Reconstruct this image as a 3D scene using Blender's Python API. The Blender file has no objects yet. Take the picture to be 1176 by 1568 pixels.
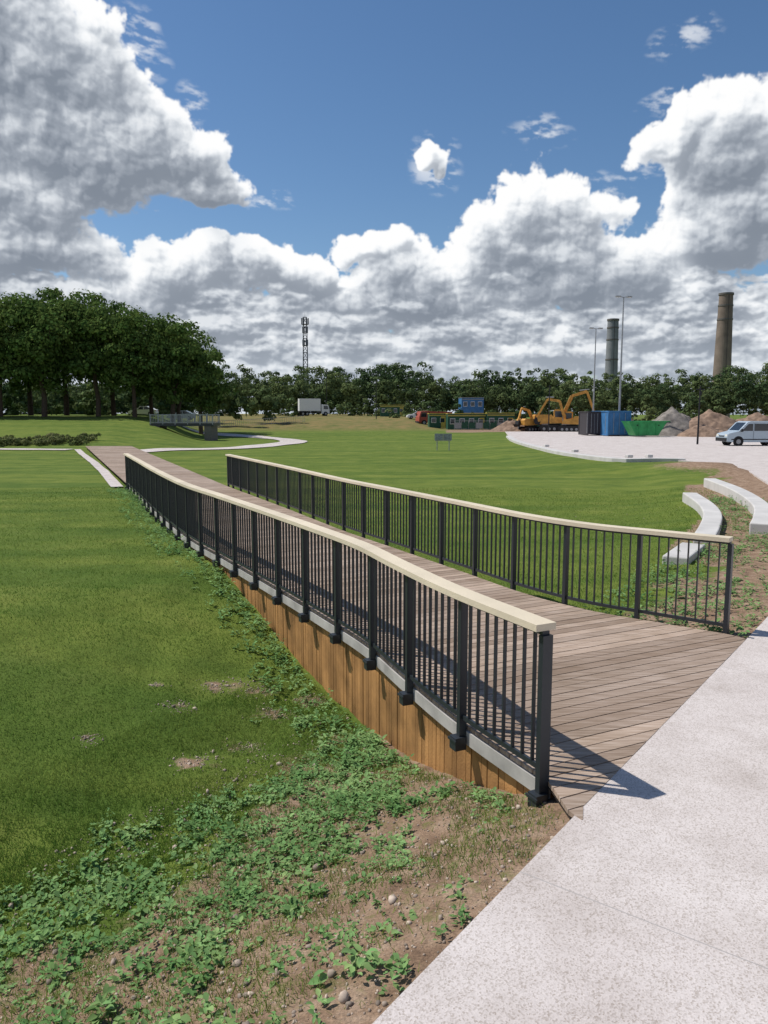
import bpy, math, random
import numpy as np
from mathutils import Vector, Matrix
random.seed(7); rng=np.random.default_rng(11)
scene=bpy.context.scene
scene.view_settings.view_transform='Standard'; scene.view_settings.look='None'; scene.view_settings.exposure=0

# ------------------------------------------------------------------ helpers
def link(o): scene.collection.objects.link(o); return o
def mk_nodes(m):
    m.use_nodes=True; nt=m.node_tree; nt.nodes.clear(); return nt,nt.nodes,nt.links
def mat(name,col,rough=.8,metal=0.,nscale=8.,namt=.15,bump=0.,bscale=40.,island=0.,col2=None,spec=.3,detail=5):
    m=bpy.data.materials.new(name); nt,N,L=mk_nodes(m)
    out=N.new('ShaderNodeOutputMaterial'); p=N.new('ShaderNodeBsdfPrincipled'); L.new(p.outputs[0],out.inputs[0])
    p.inputs['Roughness'].default_value=rough; p.inputs['Metallic'].default_value=metal; p.inputs['Specular IOR Level'].default_value=spec
    tc=N.new('ShaderNodeTexCoord'); nz=N.new('ShaderNodeTexNoise'); nz.inputs['Scale'].default_value=nscale; nz.inputs['Detail'].default_value=detail
    L.new(tc.outputs['Object'],nz.inputs['Vector'])
    mx=N.new('ShaderNodeValToRGB'); c=np.array(col); a=c*(1-namt); b=np.array(col2) if col2 else c*(1+namt)
    mx.color_ramp.elements[0].position=.32; mx.color_ramp.elements[1].position=.68
    mx.color_ramp.elements[0].color=(*a,1); mx.color_ramp.elements[1].color=(*b,1); L.new(nz.outputs[0],mx.inputs[0])
    co=mx.outputs[0]
    if island>0:
        g=N.new('ShaderNodeNewGeometry'); mr=N.new('ShaderNodeMapRange'); mr.inputs[3].default_value=1-island; mr.inputs[4].default_value=1+island
        L.new(g.outputs['Random Per Island'],mr.inputs[0]); h=N.new('ShaderNodeHueSaturation'); L.new(mr.outputs[0],h.inputs['Value']); L.new(co,h.inputs['Color']); co=h.outputs[0]
    L.new(co,p.inputs['Base Color'])
    if bump>0:
        n2=N.new('ShaderNodeTexNoise'); n2.inputs['Scale'].default_value=bscale; n2.inputs['Detail'].default_value=6; L.new(tc.outputs['Object'],n2.inputs['Vector'])
        bp=N.new('ShaderNodeBump'); bp.inputs['Strength'].default_value=bump; bp.inputs['Distance'].default_value=.02; L.new(n2.outputs[0],bp.inputs['Height']); L.new(bp.outputs[0],p.inputs['Normal'])
    return m
def leafmat(name,cdark,clight,nscale=.5,trans=.3,island=.35,mp=None):
    m=bpy.data.materials.new(name); nt,N,L=mk_nodes(m)
    out=N.new('ShaderNodeOutputMaterial'); d=N.new('ShaderNodeBsdfDiffuse'); t=N.new('ShaderNodeBsdfTranslucent'); ms=N.new('ShaderNodeMixShader')
    ms.inputs[0].default_value=trans; L.new(d.outputs[0],ms.inputs[1]); L.new(t.outputs[0],ms.inputs[2]); L.new(ms.outputs[0],out.inputs[0])
    g=N.new('ShaderNodeNewGeometry'); tc=N.new('ShaderNodeTexCoord'); nz=N.new('ShaderNodeTexNoise'); nz.inputs['Scale'].default_value=nscale; nz.inputs['Detail'].default_value=2
    v=tc.outputs['Object']
    if mp: q=N.new('ShaderNodeMapping'); q.inputs['Scale'].default_value=mp; L.new(v,q.inputs[0]); v=q.outputs[0]
    L.new(v,nz.inputs['Vector'])
    r=N.new('ShaderNodeValToRGB'); r.color_ramp.elements[0].position=.38; r.color_ramp.elements[1].position=.62
    r.color_ramp.elements[0].color=(*cdark,1); r.color_ramp.elements[1].color=(*clight,1); L.new(nz.outputs[0],r.inputs[0])
    mr=N.new('ShaderNodeMapRange'); mr.inputs[3].default_value=1-island; mr.inputs[4].default_value=1+island; L.new(g.outputs['Random Per Island'],mr.inputs[0])
    h=N.new('ShaderNodeHueSaturation'); L.new(r.outputs[0],h.inputs['Color']); L.new(mr.outputs[0],h.inputs['Value'])
    mh=N.new('ShaderNodeMapRange'); mh.inputs[3].default_value=.515; mh.inputs[4].default_value=.48
    mm=N.new('ShaderNodeMath'); mm.operation='FRACT'; m7=N.new('ShaderNodeMath'); m7.operation='MULTIPLY'; m7.inputs[1].default_value=7.3
    L.new(g.outputs['Random Per Island'],m7.inputs[0]); L.new(m7.outputs[0],mm.inputs[0]); L.new(mm.outputs[0],mh.inputs[0]); L.new(mh.outputs[0],h.inputs['Hue'])
    L.new(h.outputs[0],d.inputs['Color']); L.new(h.outputs[0],t.inputs['Color'])
    return m

def mesh_np(name,V,F,mats,midx=None,smooth=False):
    me=bpy.data.meshes.new(name); V=np.asarray(V,dtype=np.float32); F=np.asarray(F,dtype=np.int32); k=F.shape[1]
    me.vertices.add(len(V)); me.vertices.foreach_set('co',V.ravel()); me.loops.add(F.size); me.loops.foreach_set('vertex_index',F.ravel())
    me.polygons.add(len(F)); me.polygons.foreach_set('loop_start',np.arange(0,F.size,k,dtype=np.int32)); me.polygons.foreach_set('loop_total',np.full(len(F),k,dtype=np.int32))
    if midx is not None: me.polygons.foreach_set('material_index',np.asarray(midx,dtype=np.int32))
    if smooth: me.polygons.foreach_set('use_smooth',np.ones(len(F),dtype=bool))
    for m in mats: me.materials.append(m)
    me.update(calc_edges=True); me.validate(); return me

class Bld:
    def __init__(s): s.v=[]; s.f=[]; s.m=[]
    def add(s,vs,fs,m):
        o=len(s.v); s.v+= [tuple(v) for v in vs]; s.f+=[tuple(i+o for i in f) for f in fs]; s.m+=[m]*len(fs)
    def box(s,c,d,m,rz=0.,ry=0.,rx=0.):
        R=Matrix.Rotation(rz,3,'Z')@Matrix.Rotation(ry,3,'Y')@Matrix.Rotation(rx,3,'X')
        vs=[Vector(c)+R@Vector((x*d[0]/2,y*d[1]/2,z*d[2]/2)) for x in(-1,1) for y in(-1,1) for z in(-1,1)]
        s.add(vs,[(0,1,3,2),(4,6,7,5),(0,4,5,1),(2,3,7,6),(0,2,6,4),(1,5,7,3)],m)
    def beam(s,p,q,w,h,m):
        p=Vector(p);q=Vector(q);d=(q-p).normalized(); up=Vector((0,0,1)) if abs(d.z)<.95 else Vector((0,1,0))
        a=d.cross(up).normalized(); b=a.cross(d)
        vs=[x+a*(i*w/2)+b*(j*h/2) for x in(p,q) for i,j in((-1,-1),(1,-1),(1,1),(-1,1))]
        s.add(vs,[(3,2,1,0),(4,5,6,7),(0,1,5,4),(1,2,6,5),(2,3,7,6),(3,0,4,7)],m)
    def cyl(s,p,q,r0,r1,m,n=12):
        p=Vector(p);q=Vector(q);d=(q-p).normalized(); up=Vector((0,0,1)) if abs(d.z)<.95 else Vector((0,1,0))
        a=d.cross(up).normalized(); b=a.cross(d); vs=[]
        for x,r in((p,r0),(q,r1)):
            vs+=[x+(a*math.cos(t)+b*math.sin(t))*r for t in [2*math.pi*i/n for i in range(n)]]
        s.add(vs,[tuple(range(n))[::-1],tuple(range(n,2*n))]+[(i,(i+1)%n,n+(i+1)%n,n+i) for i in range(n)],m)
    def prism(s,prof,y0,y1,m):   # profile in xz, extruded in y
        n=len(prof); vs=[(x,y0,z) for x,z in prof]+[(x,y1,z) for x,z in prof]
        s.add(vs,[tuple(range(n)),tuple(range(n,2*n))[::-1]]+[(i,n+i,n+(i+1)%n,(i+1)%n) for i in range(n)],m)
    def sweep(s,pts,nrm,prof,m):  # prof list of (offset,z)
        k=len(prof); vs=[]
        for (x,y),(nx,ny) in zip(pts,nrm):
            for o,z in prof: vs.append((x+nx*o,y+ny*o,z))
        fs=[]
        for i in range(len(pts)-1):
            for j in range(k): a=i*k+j;b=i*k+(j+1)%k; fs.append((a,b,b+k,a+k))
        fs.append(tuple(range(k))[::-1]); e=(len(pts)-1)*k; fs.append(tuple(range(e,e+k)))
        s.add(vs,fs,m)
    def obj(s,name,mats,loc=(0,0,0),rz=0.,bevel=0.,scale=1.):
        me=bpy.data.meshes.new(name); me.from_pydata(s.v,[],s.f); me.polygons.foreach_set('material_index',s.m)
        for m in mats: me.materials.append(m)
        me.update()
        import bmesh
        bm=bmesh.new(); bm.from_mesh(me); bmesh.ops.recalc_face_normals(bm,faces=bm.faces); bm.to_mesh(me); bm.free()
        o=link(bpy.data.objects.new(name,me)); o.location=loc; o.rotation_euler=(0,0,rz); o.scale=(scale,)*3
        if bevel>0:
            b=o.modifiers.new('bevel','BEVEL'); b.width=bevel; b.segments=2; b.limit_method='ANGLE'
        return o

def sstep(a,b,x):
    t=np.clip((x-a)/(b-a),0,1); return t*t*(3-2*t)
_lat=rng.random((256,256))
def vnoise(x,y):
    xi=np.floor(x).astype(int); yi=np.floor(y).astype(int); fx=x-xi; fy=y-yi; fx=fx*fx*(3-2*fx); fy=fy*fy*(3-2*fy)
    g=lambda i,j:_lat[i%256,j%256]
    return (g(xi,yi)*(1-fx)+g(xi+1,yi)*fx)*(1-fy)+(g(xi,yi+1)*(1-fx)+g(xi+1,yi+1)*fx)*fy
def fbm(x,y,o=4):
    r=0;a=.5
    for i in range(o): r=r+a*vnoise(x*2**i+17*i,y*2**i+5*i); a*=.5
    return r
def catmull(P,n=12):
    P=[np.array(p,float) for p in P]; Q=[2*P[0]-P[1]]+P+[2*P[-1]-P[-2]]; out=[]
    for i in range(1,len(Q)-2):
        for k in range(n):
            t=k/n; a,b,c,d=Q[i-1:i+3]
            out.append(.5*((2*b)+(-a+c)*t+(2*a-5*b+4*c-d)*t*t+(-a+3*b-3*c+d)*t**3))
    out.append(Q[-2]); return np.array(out)
def resample(P,step,start=0.):
    d=np.r_[0,np.cumsum(np.linalg.norm(np.diff(P,axis=0),axis=1))]; s=np.arange(start,d[-1],step)
    return np.c_[np.interp(s,d,P[:,0]),np.interp(s,d,P[:,1])]
def normals(P):  # left-hand normal
    t=np.gradient(P,axis=0); t/=np.linalg.norm(t,axis=1)[:,None]; return np.c_[-t[:,1],t[:,0]]

# ------------------------------------------------------------------ layout
Lraw=[(1.17,5.21),(.64,6.30),(.2,7.42),(-.2,8.5),(-.76,9.65),(-1.66,11.4),(-2.93,13.8),(-4.15,16.1),(-5.9,20.0),(-7.6,24.0),(-9.4,28.2)]
Rraw=[(4.05,8.89),(3.38,9.43),(2.70,10.02),(2.02,11.0),(1.2,12.7),(.2,14.75),(-1.0,17.2),(-2.93,21.6),(-5.65,27.6)]
L_rail=catmull(Lraw); R_rail=catmull(Rraw)
Ldeck=np.vstack([[(1.225,4.70)],L_rail,[(-24,62)]]); Rdeck=np.vstack([[(4.22,8.69)],R_rail,[(-20.3,62)]])
plaza=[(-4.4,-2.8),(-.05,3.0),(1.225,4.70),(4.22,8.69),(5.0,9.74),(8.2,14.1),(11.5,20),(13.9,27.3),(16.6,35),(17.6,40.5),(16.2,43.5),(13.4,43.2),(12.3,48),(11.9,56),(12.6,73),(14.5,90),(17.5,112),(140,112),(140,-30),(-4.4,-30)]
PZ=np.array(plaza,float)
def sdist(x,y):
    x=np.asarray(x,float); y=np.asarray(y,float); d=np.full(x.shape,1e9); ins=np.zeros(x.shape,bool)
    n=len(PZ)
    for i in range(n):
        a=PZ[i]; b=PZ[(i+1)%n]; e=b-a; wx=x-a[0]; wy=y-a[1]
        t=np.clip((wx*e[0]+wy*e[1])/(e@e),0,1); d=np.minimum(d,(wx-t*e[0])**2+(wy-t*e[1])**2)
        c=((a[1]>y)!=(b[1]>y)); 
        with np.errstate(divide='ignore',invalid='ignore'):
            xc=a[0]+(y-a[1])/(e[1] if abs(e[1])>1e-9 else 1e-9)*e[0]
        ins^= c&(x<xc)
    d=np.sqrt(d); return np.where(ins,-d,d)
_cy=[-10,5.8,9.2,12,16.6,25.8,62.5,200]; _cx=[9,3.0,1.35,-.17,-2.6,-6.7,-22.5,-60]
def hgt(x,y,detail=True):
    x=np.asarray(x,float); y=np.asarray(y,float); D=sdist(x,y)
    f=np.interp(D,[-.5,0,.3,1.1,2.3,3.4,4.5,5.7,8.9,12],[-.10,-.05,-.13,-.45,-.82,-1.05,-1.05,-.9,-.27,-.22])
    g=np.interp(D,[-.5,0,.5,1.5,3,5],[-.12,-.05,-.12,-.2,-.26,-.47])
    wr=sstep(-.5,1.5,x-np.interp(y,_cy,_cx)); near=1-sstep(24,36,y)
    left=f*near+(-.22)*(1-near); right=g*(1-sstep(92,112,y)*.85)
    z=left*(1-wr)+right*wr
    ratio=x/np.maximum(y,1)
    z=z+2.5*sstep(58,102,y)*(1-sstep(-.31,-.23,ratio))*(y>0)
    z=z+2.0*sstep(112,165,y)*(sstep(-.31,-.23,ratio))*(1-sstep(.03,.09,ratio))
    z=z+.35*np.exp(-(((x-15.6)/2.2)**2+((y-38.5)/3.2)**2))*(D>0)   # soil mound
    z=np.where(D<-.4,-.15,z)
    if detail:
        k=np.clip(D/.5,0,1)*(1-sstep(14,25,np.hypot(x,y)))
        z=z+k*((fbm(x*2.2+40,y*2.2+9)-.47)*.10+(fbm(x*9+3,y*9+70,3)-.43)*.035*(1-sstep(4,5,D)))
        z=z+np.clip(D/2,0,1)*sstep(14,30,np.abs(y))*(fbm(x*.12+9,y*.12+2)-.47)*.25
    return z
zz=lambda x,y: float(hgt(np.array([float(x)]),np.array([float(y)]))[0])

# ------------------------------------------------------------------ terrain
def axis(lo,f0,f1,hi,st,gr):
    a=list(np.arange(f0,f1,st)); s=st; v=a[-1]
    while v<hi: s*=gr; v+=s; a.append(v)
    s=st; v=f0; b=[]
    while v>lo: s*=gr; v-=s; b.append(v)
    return np.array(b[::-1]+a)
xs=axis(-900,-6.5,7,900,.07,1.045); ys=axis(-60,1.2,13.5,1800,.07,1.035)
X,Y=np.meshgrid(xs,ys); Z=hgt(X,Y); nx,ny=len(xs),len(ys)
V=np.c_[X.ravel(),Y.ravel(),Z.ravel()]; I=np.arange(nx*ny).reshape(ny,nx)
F=np.c_[I[:-1,:-1].ravel(),I[:-1,1:].ravel(),I[1:,1:].ravel(),I[1:,:-1].ravel()]
Dg=sdist(X,Y).ravel(); xx=V[:,0]; yy=V[:,1]
nb=(fbm(xx*1.1+5,yy*1.1+1)-.47)
wr=(xx>np.interp(yy,_cy,_cx))
soil=np.where(wr,1-sstep(.8,2.2,Dg+nb*3),.80*(1-sstep(2.2,4.2,Dg+nb*4.5)))*(Dg>-1)
soil=np.where((yy>40)&(yy<110),soil*.25,soil)
scuff=[(-3.2,8.0,.14),(-2.5,8.9,.22),(-1.75,9.7,.38),(-1.35,9.0,.3),(-4.2,7.2,.12),(-2.2,9.6,.2),(-2.0,7.7,.28),(-1.5,8.1,.25),(-.95,9.4,.25),(-2.9,9.4,.12)]
def pat(cx,cy,r): return np.exp(-(((xx-cx)**2+((yy-cy)*1.3)**2)/r**2))
for cx,cy,r in scuff: soil=np.maximum(soil,pat(cx,cy,r)*(.62+(fbm(xx*7,yy*7)-.47)*2.4))
soil=np.maximum(soil,np.exp(-(((xx-15.6)/1.7)**2+((yy-38.5)/3.0)**2))*1.2)
soil=np.maximum(soil,((xx>6)&(xx<13.5)&(yy>14)&(yy<31)&(Dg<2.9)&(Dg>.8))*.9)
soil=np.maximum(soil,((yy>111)&(xx/np.maximum(yy,1)>.08)&(yy<230))*1.0)
mead=sstep(112,128,yy)*(1-sstep(.06,.12,xx/np.maximum(yy,1)))*sstep(-.27,-.22,xx/np.maximum(yy,1))
M_ground=bpy.data.materials.new('lawn_and_soil'); nt,N,L=mk_nodes(M_ground)
out=N.new('ShaderNodeOutputMaterial'); p=N.new('ShaderNodeBsdfPrincipled'); L.new(p.outputs[0],out.inputs[0]); p.inputs['Roughness'].default_value=.95; p.inputs['Specular IOR Level'].default_value=.1
tc=N.new('ShaderNodeTexCoord')
def noise(sc,det=5,ro=.55,src=None,mp=None):
    n=N.new('ShaderNodeTexNoise'); n.inputs['Scale'].default_value=sc; n.inputs['Detail'].default_value=det; n.inputs['Roughness'].default_value=ro
    v=tc.outputs['Object']
    if mp: q=N.new('ShaderNodeMapping'); q.inputs['Scale'].default_value=mp; L.new(v,q.inputs[0]); v=q.outputs[0]
    L.new(v,n.inputs['Vector']); return n.outputs[0]
def ramp(src,stops):
    r=N.new('ShaderNodeValToRGB'); e=r.color_ramp.elements; e[0].position=stops[0][0]; e[0].color=(*stops[0][1],1); e[1].position=stops[-1][0]; e[1].color=(*stops[-1][1],1)
    for q,c in stops[1:-1]: k=e.new(q); k.color=(*c,1)
    L.new(src,r.inputs[0]); return r.outputs[0]
def mixc(f,a,b,mode='MIX'):
    m=N.new('ShaderNodeMix'); m.data_type='RGBA'; m.blend_type=mode
    if isinstance(f,float): m.inputs[0].default_value=f
    else: L.new(f,m.inputs[0])
    L.new(a,m.inputs[6]); L.new(b,m.inputs[7]); return m.outputs[2]
def mth(op,a,b=None,c=None):
    m=N.new('ShaderNodeMath'); m.operation=op
    for i,v in enumerate((a,b,c)):
        if v is None: continue
        if isinstance(v,(int,float)): m.inputs[i].default_value=v
        else: L.new(v,m.inputs[i])
    return m.outputs[0]
g1=ramp(noise(.9,6),[(.3,(.092,.142,.028)),(.5,(.120,.172,.033)),(.7,(.155,.198,.045))])
g2=ramp(noise(55,3,.7),[(.3,(.62,.62,.56)),(.7,(1.3,1.27,1.2))])
grass=mixc(1.0,g1,g2,'MULTIPLY')
g3=ramp(noise(.4,5,.6,mp=(.12,1.6,1)),[(.38,(.76,.84,.80)),(.62,(1.22,1.12,1.12))])
grass=mixc(1.0,grass,g3,'MULTIPLY')
s1=ramp(noise(5,6,.65),[(.3,(.17,.112,.075)),(.5,(.275,.19,.13)),(.72,(.40,.30,.22))])
s2=ramp(noise(70,3,.7),[(.3,(.6,.6,.6)),(.7,(1.35,1.3,1.25))])
soilc=mixc(1.0,s1,s2,'MULTIPLY')
at=N.new('ShaderNodeAttribute'); at.attribute_name='soil'
f=mth('ADD',at.outputs['Fac'],mth('MULTIPLY',mth('SUBTRACT',noise(6,5,.7),.5),1.7))
fr=N.new('ShaderNodeMapRange'); fr.inputs[1].default_value=.35; fr.inputs[2].default_value=.75; L.new(f,fr.inputs[0])
c=mixc(fr.outputs[0],grass,soilc)
am=N.new('ShaderNodeAttribute'); am.attribute_name='meadow'
md=ramp(noise(.5,6,.7),[(.35,(.10,.12,.03)),(.52,(.19,.16,.06)),(.68,(.26,.17,.07))])
c=mixc(am.outputs['Fac'],c,md)
L.new(c,p.inputs['Base Color'])
bp=N.new('ShaderNodeBump'); bp.inputs['Strength'].default_value=.7; bp.inputs['Distance'].default_value=.03; L.new(noise(28,6,.7),bp.inputs['Height']); L.new(bp.outputs[0],p.inputs['Normal'])
me=mesh_np('ground',V,F,[M_ground],smooth=True)
for nm,arr in (('soil',soil),('meadow',mead)):
    a=me.attributes.new(nm,'FLOAT','POINT'); a.data.foreach_set('value',np.clip(arr,0,1).astype(np.float32))
link(bpy.data.objects.new('ground',me))

# ------------------------------------------------------------------ paved path / plaza
M_conc=bpy.data.materials.new('exposed_aggregate_concrete'); nt,N,L=mk_nodes(M_conc)
out=N.new('ShaderNodeOutputMaterial'); p=N.new('ShaderNodeBsdfPrincipled'); L.new(p.outputs[0],out.inputs[0]); p.inputs['Roughness'].default_value=.85; p.inputs['Specular IOR Level'].default_value=.2
tc=N.new('ShaderNodeTexCoord')
a=ramp(noise(.8,6,.6),[(.3,(.53,.47,.44)),(.7,(.62,.565,.53))])
vo=N.new('ShaderNodeTexVoronoi'); vo.inputs['Scale'].default_value=120; L.new(tc.outputs['Object'],vo.inputs['Vector'])
b=ramp(vo.outputs['Color'],[(.12,(.70,.67,.63)),(.45,(1.0,1.0,1.0)),(.9,(1.1,1.1,1.1))])
c=mixc(1.0,a,b,'MULTIPLY')
st=ramp(noise(1.6,6,.7),[(.3,(.86,.85,.83)),(.55,(1,1,1))])
c=mixc(1.0,c,st,'MULTIPLY')
sx=N.new('ShaderNodeSeparateXYZ'); L.new(tc.outputs['Object'],sx.inputs[0])
al=mth('ADD',mth('MULTIPLY',sx.outputs[0],.6),mth('MULTIPLY',sx.outputs[1],.8)); ac=mth('SUBTRACT',mth('MULTIPLY',sx.outputs[0],.8),mth('MULTIPLY',sx.outputs[1],.6))
def joint(v,off,per): return mth('LESS_THAN',mth('ABSOLUTE',mth('SUBTRACT',mth('MODULO',mth('ADD',v,off),per),per/2)),.004)
j=mth('MAXIMUM',joint(al,121.75-6.25,4.5),joint(ac,100+2.5-1.6,2.5))
dk=N.new('ShaderNodeRGB'); dk.outputs[0].default_value=(.38,.35,.33,1)
c=mixc(j,c,dk.outputs[0]); L.new(c,p.inputs['Base Color'])
bp=N.new('ShaderNodeBump'); bp.inputs['Strength'].default_value=.3; bp.inputs['Distance'].default_value=.003; L.new(vo.outputs['Distance'],bp.inputs['Height']); L.new(bp.outputs[0],p.inputs['Normal'])
B=Bld(); n=len(plaza)
B.add([(x,y,0) for x,y in plaza]+[(x,y,-.3) for x,y in plaza],[tuple(range(n))[::-1]]+[(i,(i+1)%n,n+(i+1)%n,n+i) for i in range(n)],0)
B.obj('concrete_path',[M_conc])
def ribbon(name,pts,w,m,lift=.03,st=1.0):
    P=resample(catmull(pts),st); Nn=normals(P); k=5; vs=[];fs=[]
    for i,(q,nn) in enumerate(zip(P,Nn)):
        for j in range(k):
            o=(j/(k-1)-.5)*w; vs.append((q[0]+nn[0]*o,q[1]+nn[1]*o))
    vs=np.array(vs); z=hgt(vs[:,0],vs[:,1])+lift; 
    for i in range(len(P)-1):
        for j in range(k-1): a=i*k+j; fs.append((a,a+1,a+k+1,a+k))
    me=mesh_np(name,np.c_[vs,z],fs,[m]); return link(bpy.data.objects.new(name,me))
ribbon('curved_path',[(-20.6,60.5),(-17,64),(-12.5,70),(-10,79),(-10.5,88),(-15,96),(-22,104),(-31,115)],3.0,M_conc,.06)
ribbon('crossing_path',[(-70,66),(-45,61.5),(-24,60)],1.6,M_conc,.06)
ribbon('concrete_verge',[(-10.2,29.3),(-14.6,39.5),(-24.3,61)],.45,M_conc,.06)
M_white=mat('precast_concrete',(.54,.52,.49),.8,nscale=1.2,namt=.12,bump=.2,bscale=60)
KW=resample(catmull([(16.9,43.2),(15.2,43.6),(13.3,43.3),(12.2,48),(11.8,56),(12.5,73),(14.2,88)]),.7)
B=Bld(); B.sweep(KW,normals(KW),[(-.25,-.7),(.32,-.7),(.32,.10),(-.25,.10)],0); B.obj('curved_kerb_wall',[M_white],bevel=.02)
for pts,zt in (([(7.0,16.6),(7.7,18.0),(8.7,20.2),(9.5,22.6),(10.3,25.9)],-.02),([(8.7,17.6),(9.4,18.9),(10.4,21.0),(11.3,23.6),(12.1,26.6),(12.8,30.2)],.08)):
    P=resample(catmull(pts),.4); B=Bld(); B.sweep(P,normals(P),[(-.23,-.8),(.23,-.8),(.23,zt),(-.23,zt)],0); B.obj('curved_concrete_bench',[M_white],bevel=.03)
P=resample(catmull([(5.5,14.3),(6.0,15.1),(6.5,15.9)]),.3); B=Bld(); B.sweep(P,normals(P),[(-.24,-.8),(.24,-.8),(.24,-.08),(-.24,-.08)],0); B.obj('curved_concrete_bench',[M_white],bevel=.03)
B=Bld()
for x,y in ((13.9,43.7),(15.1,43.9),(12.4,50),(12.2,58)): B.box((x,y,.19),(.35,.3,.16),0,rz=.3)
B.obj('concrete_block_seats',[M_white],bevel=.02)

# ------------------------------------------------------------------ deck
M_deck=bpy.data.materials.new('weathered_decking'); nt,N,L=mk_nodes(M_deck)
out=N.new('ShaderNodeOutputMaterial'); p=N.new('ShaderNodeBsdfPrincipled'); L.new(p.outputs[0],out.inputs[0]); p.inputs['Roughness'].default_value=.75; p.inputs['Specular IOR Level'].default_value=.25
tc=N.new('ShaderNodeTexCoord'); mp=N.new('ShaderNodeMapping'); mp.inputs['Rotation'].default_value=(0,0,-math.atan2(.42,.91)); mp.inputs['Scale'].default_value=(1,14,1)
L.new(tc.outputs['Object'],mp.inputs[0]); n1=N.new('ShaderNodeTexNoise'); n1.inputs['Scale'].default_value=3; n1.inputs['Detail'].default_value=7; L.new(mp.outputs[0],n1.inputs['Vector'])
c=ramp(n1.outputs[0],[(.3,(.225,.165,.118)),(.5,(.335,.255,.195)),(.7,(.43,.35,.285))])
ge=N.new('ShaderNodeNewGeometry'); c2=ramp(ge.outputs['Random Per Island'],[(0,(.78,.74,.70)),(.5,(1,1,1)),(1,(1.25,1.24,1.22))])
c=mixc(1.0,c,c2,'MULTIPLY')
n3=ramp(noise(.5,5,.6),[(.35,(.85,.83,.8)),(.6,(1.08,1.08,1.1))]); c=mixc(1.0,c,n3,'MULTIPLY'); L.new(c,p.inputs['Base Color'])
mp2=N.new('ShaderNodeMapping'); mp2.inputs['Rotation'].default_value=(0,0,-math.atan2(.42,.91)); mp2.inputs['Scale'].default_value=(.3,60,1); L.new(tc.outputs['Object'],mp2.inputs[0])
n4=N.new('ShaderNodeTexNoise'); n4.inputs['Scale'].default_value=2; n4.inputs['Detail'].default_value=3; L.new(mp2.outputs[0],n4.inputs['Vector'])
bp=N.new('ShaderNodeBump'); bp.inputs['Strength'].default_value=.4; bp.inputs['Distance'].default_value=.006; L.new(n4.outputs[0],bp.inputs['Height']); L.new(bp.outputs[0],p.inputs['Normal'])
M_dark=mat('painted_gap_shade',(.03,.022,.016),.9)  # near-black colour, painted shade for the gaps between boards
C=resample(catmull([(5.1,1.6),(3.0,5.9),(1.35,9.2),(-.17,12),(-2.6,16.6),(-6.7,25.8),(-22.5,62.5)],20),.143)
CN=-normals(C)
for _ in range(6):
    CN[1:-1]=(CN[:-2]+CN[1:-1]*2+CN[2:])/4
CN/=np.linalg.norm(CN,axis=1)[:,None]
poly=np.vstack([Ldeck,Rdeck[::-1]])
def cuts(c,d):
    ts=[]
    for i in range(len(poly)):
        a=poly[i];b=poly[(i+1)%len(poly)];e=b-a; den=d[0]*e[1]-d[1]*e[0]
        if abs(den)<1e-9: continue
        w=a-c; t=(w[0]*e[1]-w[1]*e[0])/den; u=(w[0]*d[1]-w[1]*d[0])/den
        if 0<=u<=1 and abs(t)<6: ts.append(t)
    return (min(ts),max(ts)) if len(ts)>=2 else None
B=Bld(); T=np.gradient(C,axis=0); T/=np.linalg.norm(T,axis=1)[:,None]
for i in range(len(C)-1):
    g=.006
    a=C[i]+T[i]*g; b=C[i+1]-T[i+1]*g; ca=cuts(a,CN[i]); cb=cuts(b,CN[i+1])
    if not ca and cb: ca=(cb[0],cb[0]+.01)
    if not ca or not cb: continue
    p0=a+CN[i]*ca[0];p1=a+CN[i]*ca[1];p2=b+CN[i+1]*cb[1];p3=b+CN[i+1]*cb[0]
    z=random.uniform(-.0015,.0015); vs=[(q[0],q[1],z+k) for k in(0.004,-.028) for q in(p0,p1,p2,p3)]
    B.add(vs,[(3,2,1,0),(4,5,6,7),(0,1,5,4),(1,2,6,5),(2,3,7,6),(3,0,4,7)],0)
B.obj('timber_footbridge_deck',[M_deck])
B=Bld(); n=len(poly); B.add([(x,y,-.045) for x,y in poly],[tuple(range(n))],0); B.obj('deck_gap_shade_sheet',[M_dark])  # flat dark sheet under the boards, stands in for shade in the gaps

# ------------------------------------------------------------------ fascia, plank walls
M_galv=mat('galvanised_channel',(.42,.40,.37),.7,metal=.05,nscale=3,namt=.25)
M_plank=mat('orange_treated_timber',(.35,.18,.065),.7,nscale=2.5,namt=.35,island=.2,bump=.3,bscale=50)
M_steel=mat('charcoal_painted_steel',(.022,.027,.033),.42,nscale=3,namt=.1,spec=.5)
M_cap=mat('pale_timber_handrail',(.66,.57,.42),.6,nscale=1.6,namt=.10,bump=.15,bscale=40)
def side(rail,sgn,name_wall):
    P=resample(rail,.25); Nn=normals(P)*sgn     # outward
    B=Bld(); B.sweep(P,Nn,[(-.03,-.035),(.02,-.035),(.02,-.15),(-.03,-.15)],0); B.obj('galvanised_edge_beam',[M_galv])
    B=Bld(); s=resample(rail,.082); nn=normals(s)*sgn; hz_=hgt(s[:,0],s[:,1])
    for i in range(len(s)-1):
        a=s[i];b=s[i+1]; t=(b-a)/np.linalg.norm(b-a); a=a+t*.003; b=b-t*.003; z=hz_[i]-.35
        o=-.045+random.uniform(0,.010); o2=o-.03; nrm=nn[i]
        q=[a+nrm*o,b+nrm*o,b+nrm*o2,a+nrm*o2]; top=-.13
        vs=[(*v,zz_) for zz_ in(top,z) for v in q]
        B.add(vs,[(0,1,2,3),(7,6,5,4),(0,4,5,1),(1,5,6,2),(2,6,7,3),(3,7,4,0)],0)
    B.obj(name_wall,[M_plank])
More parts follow.
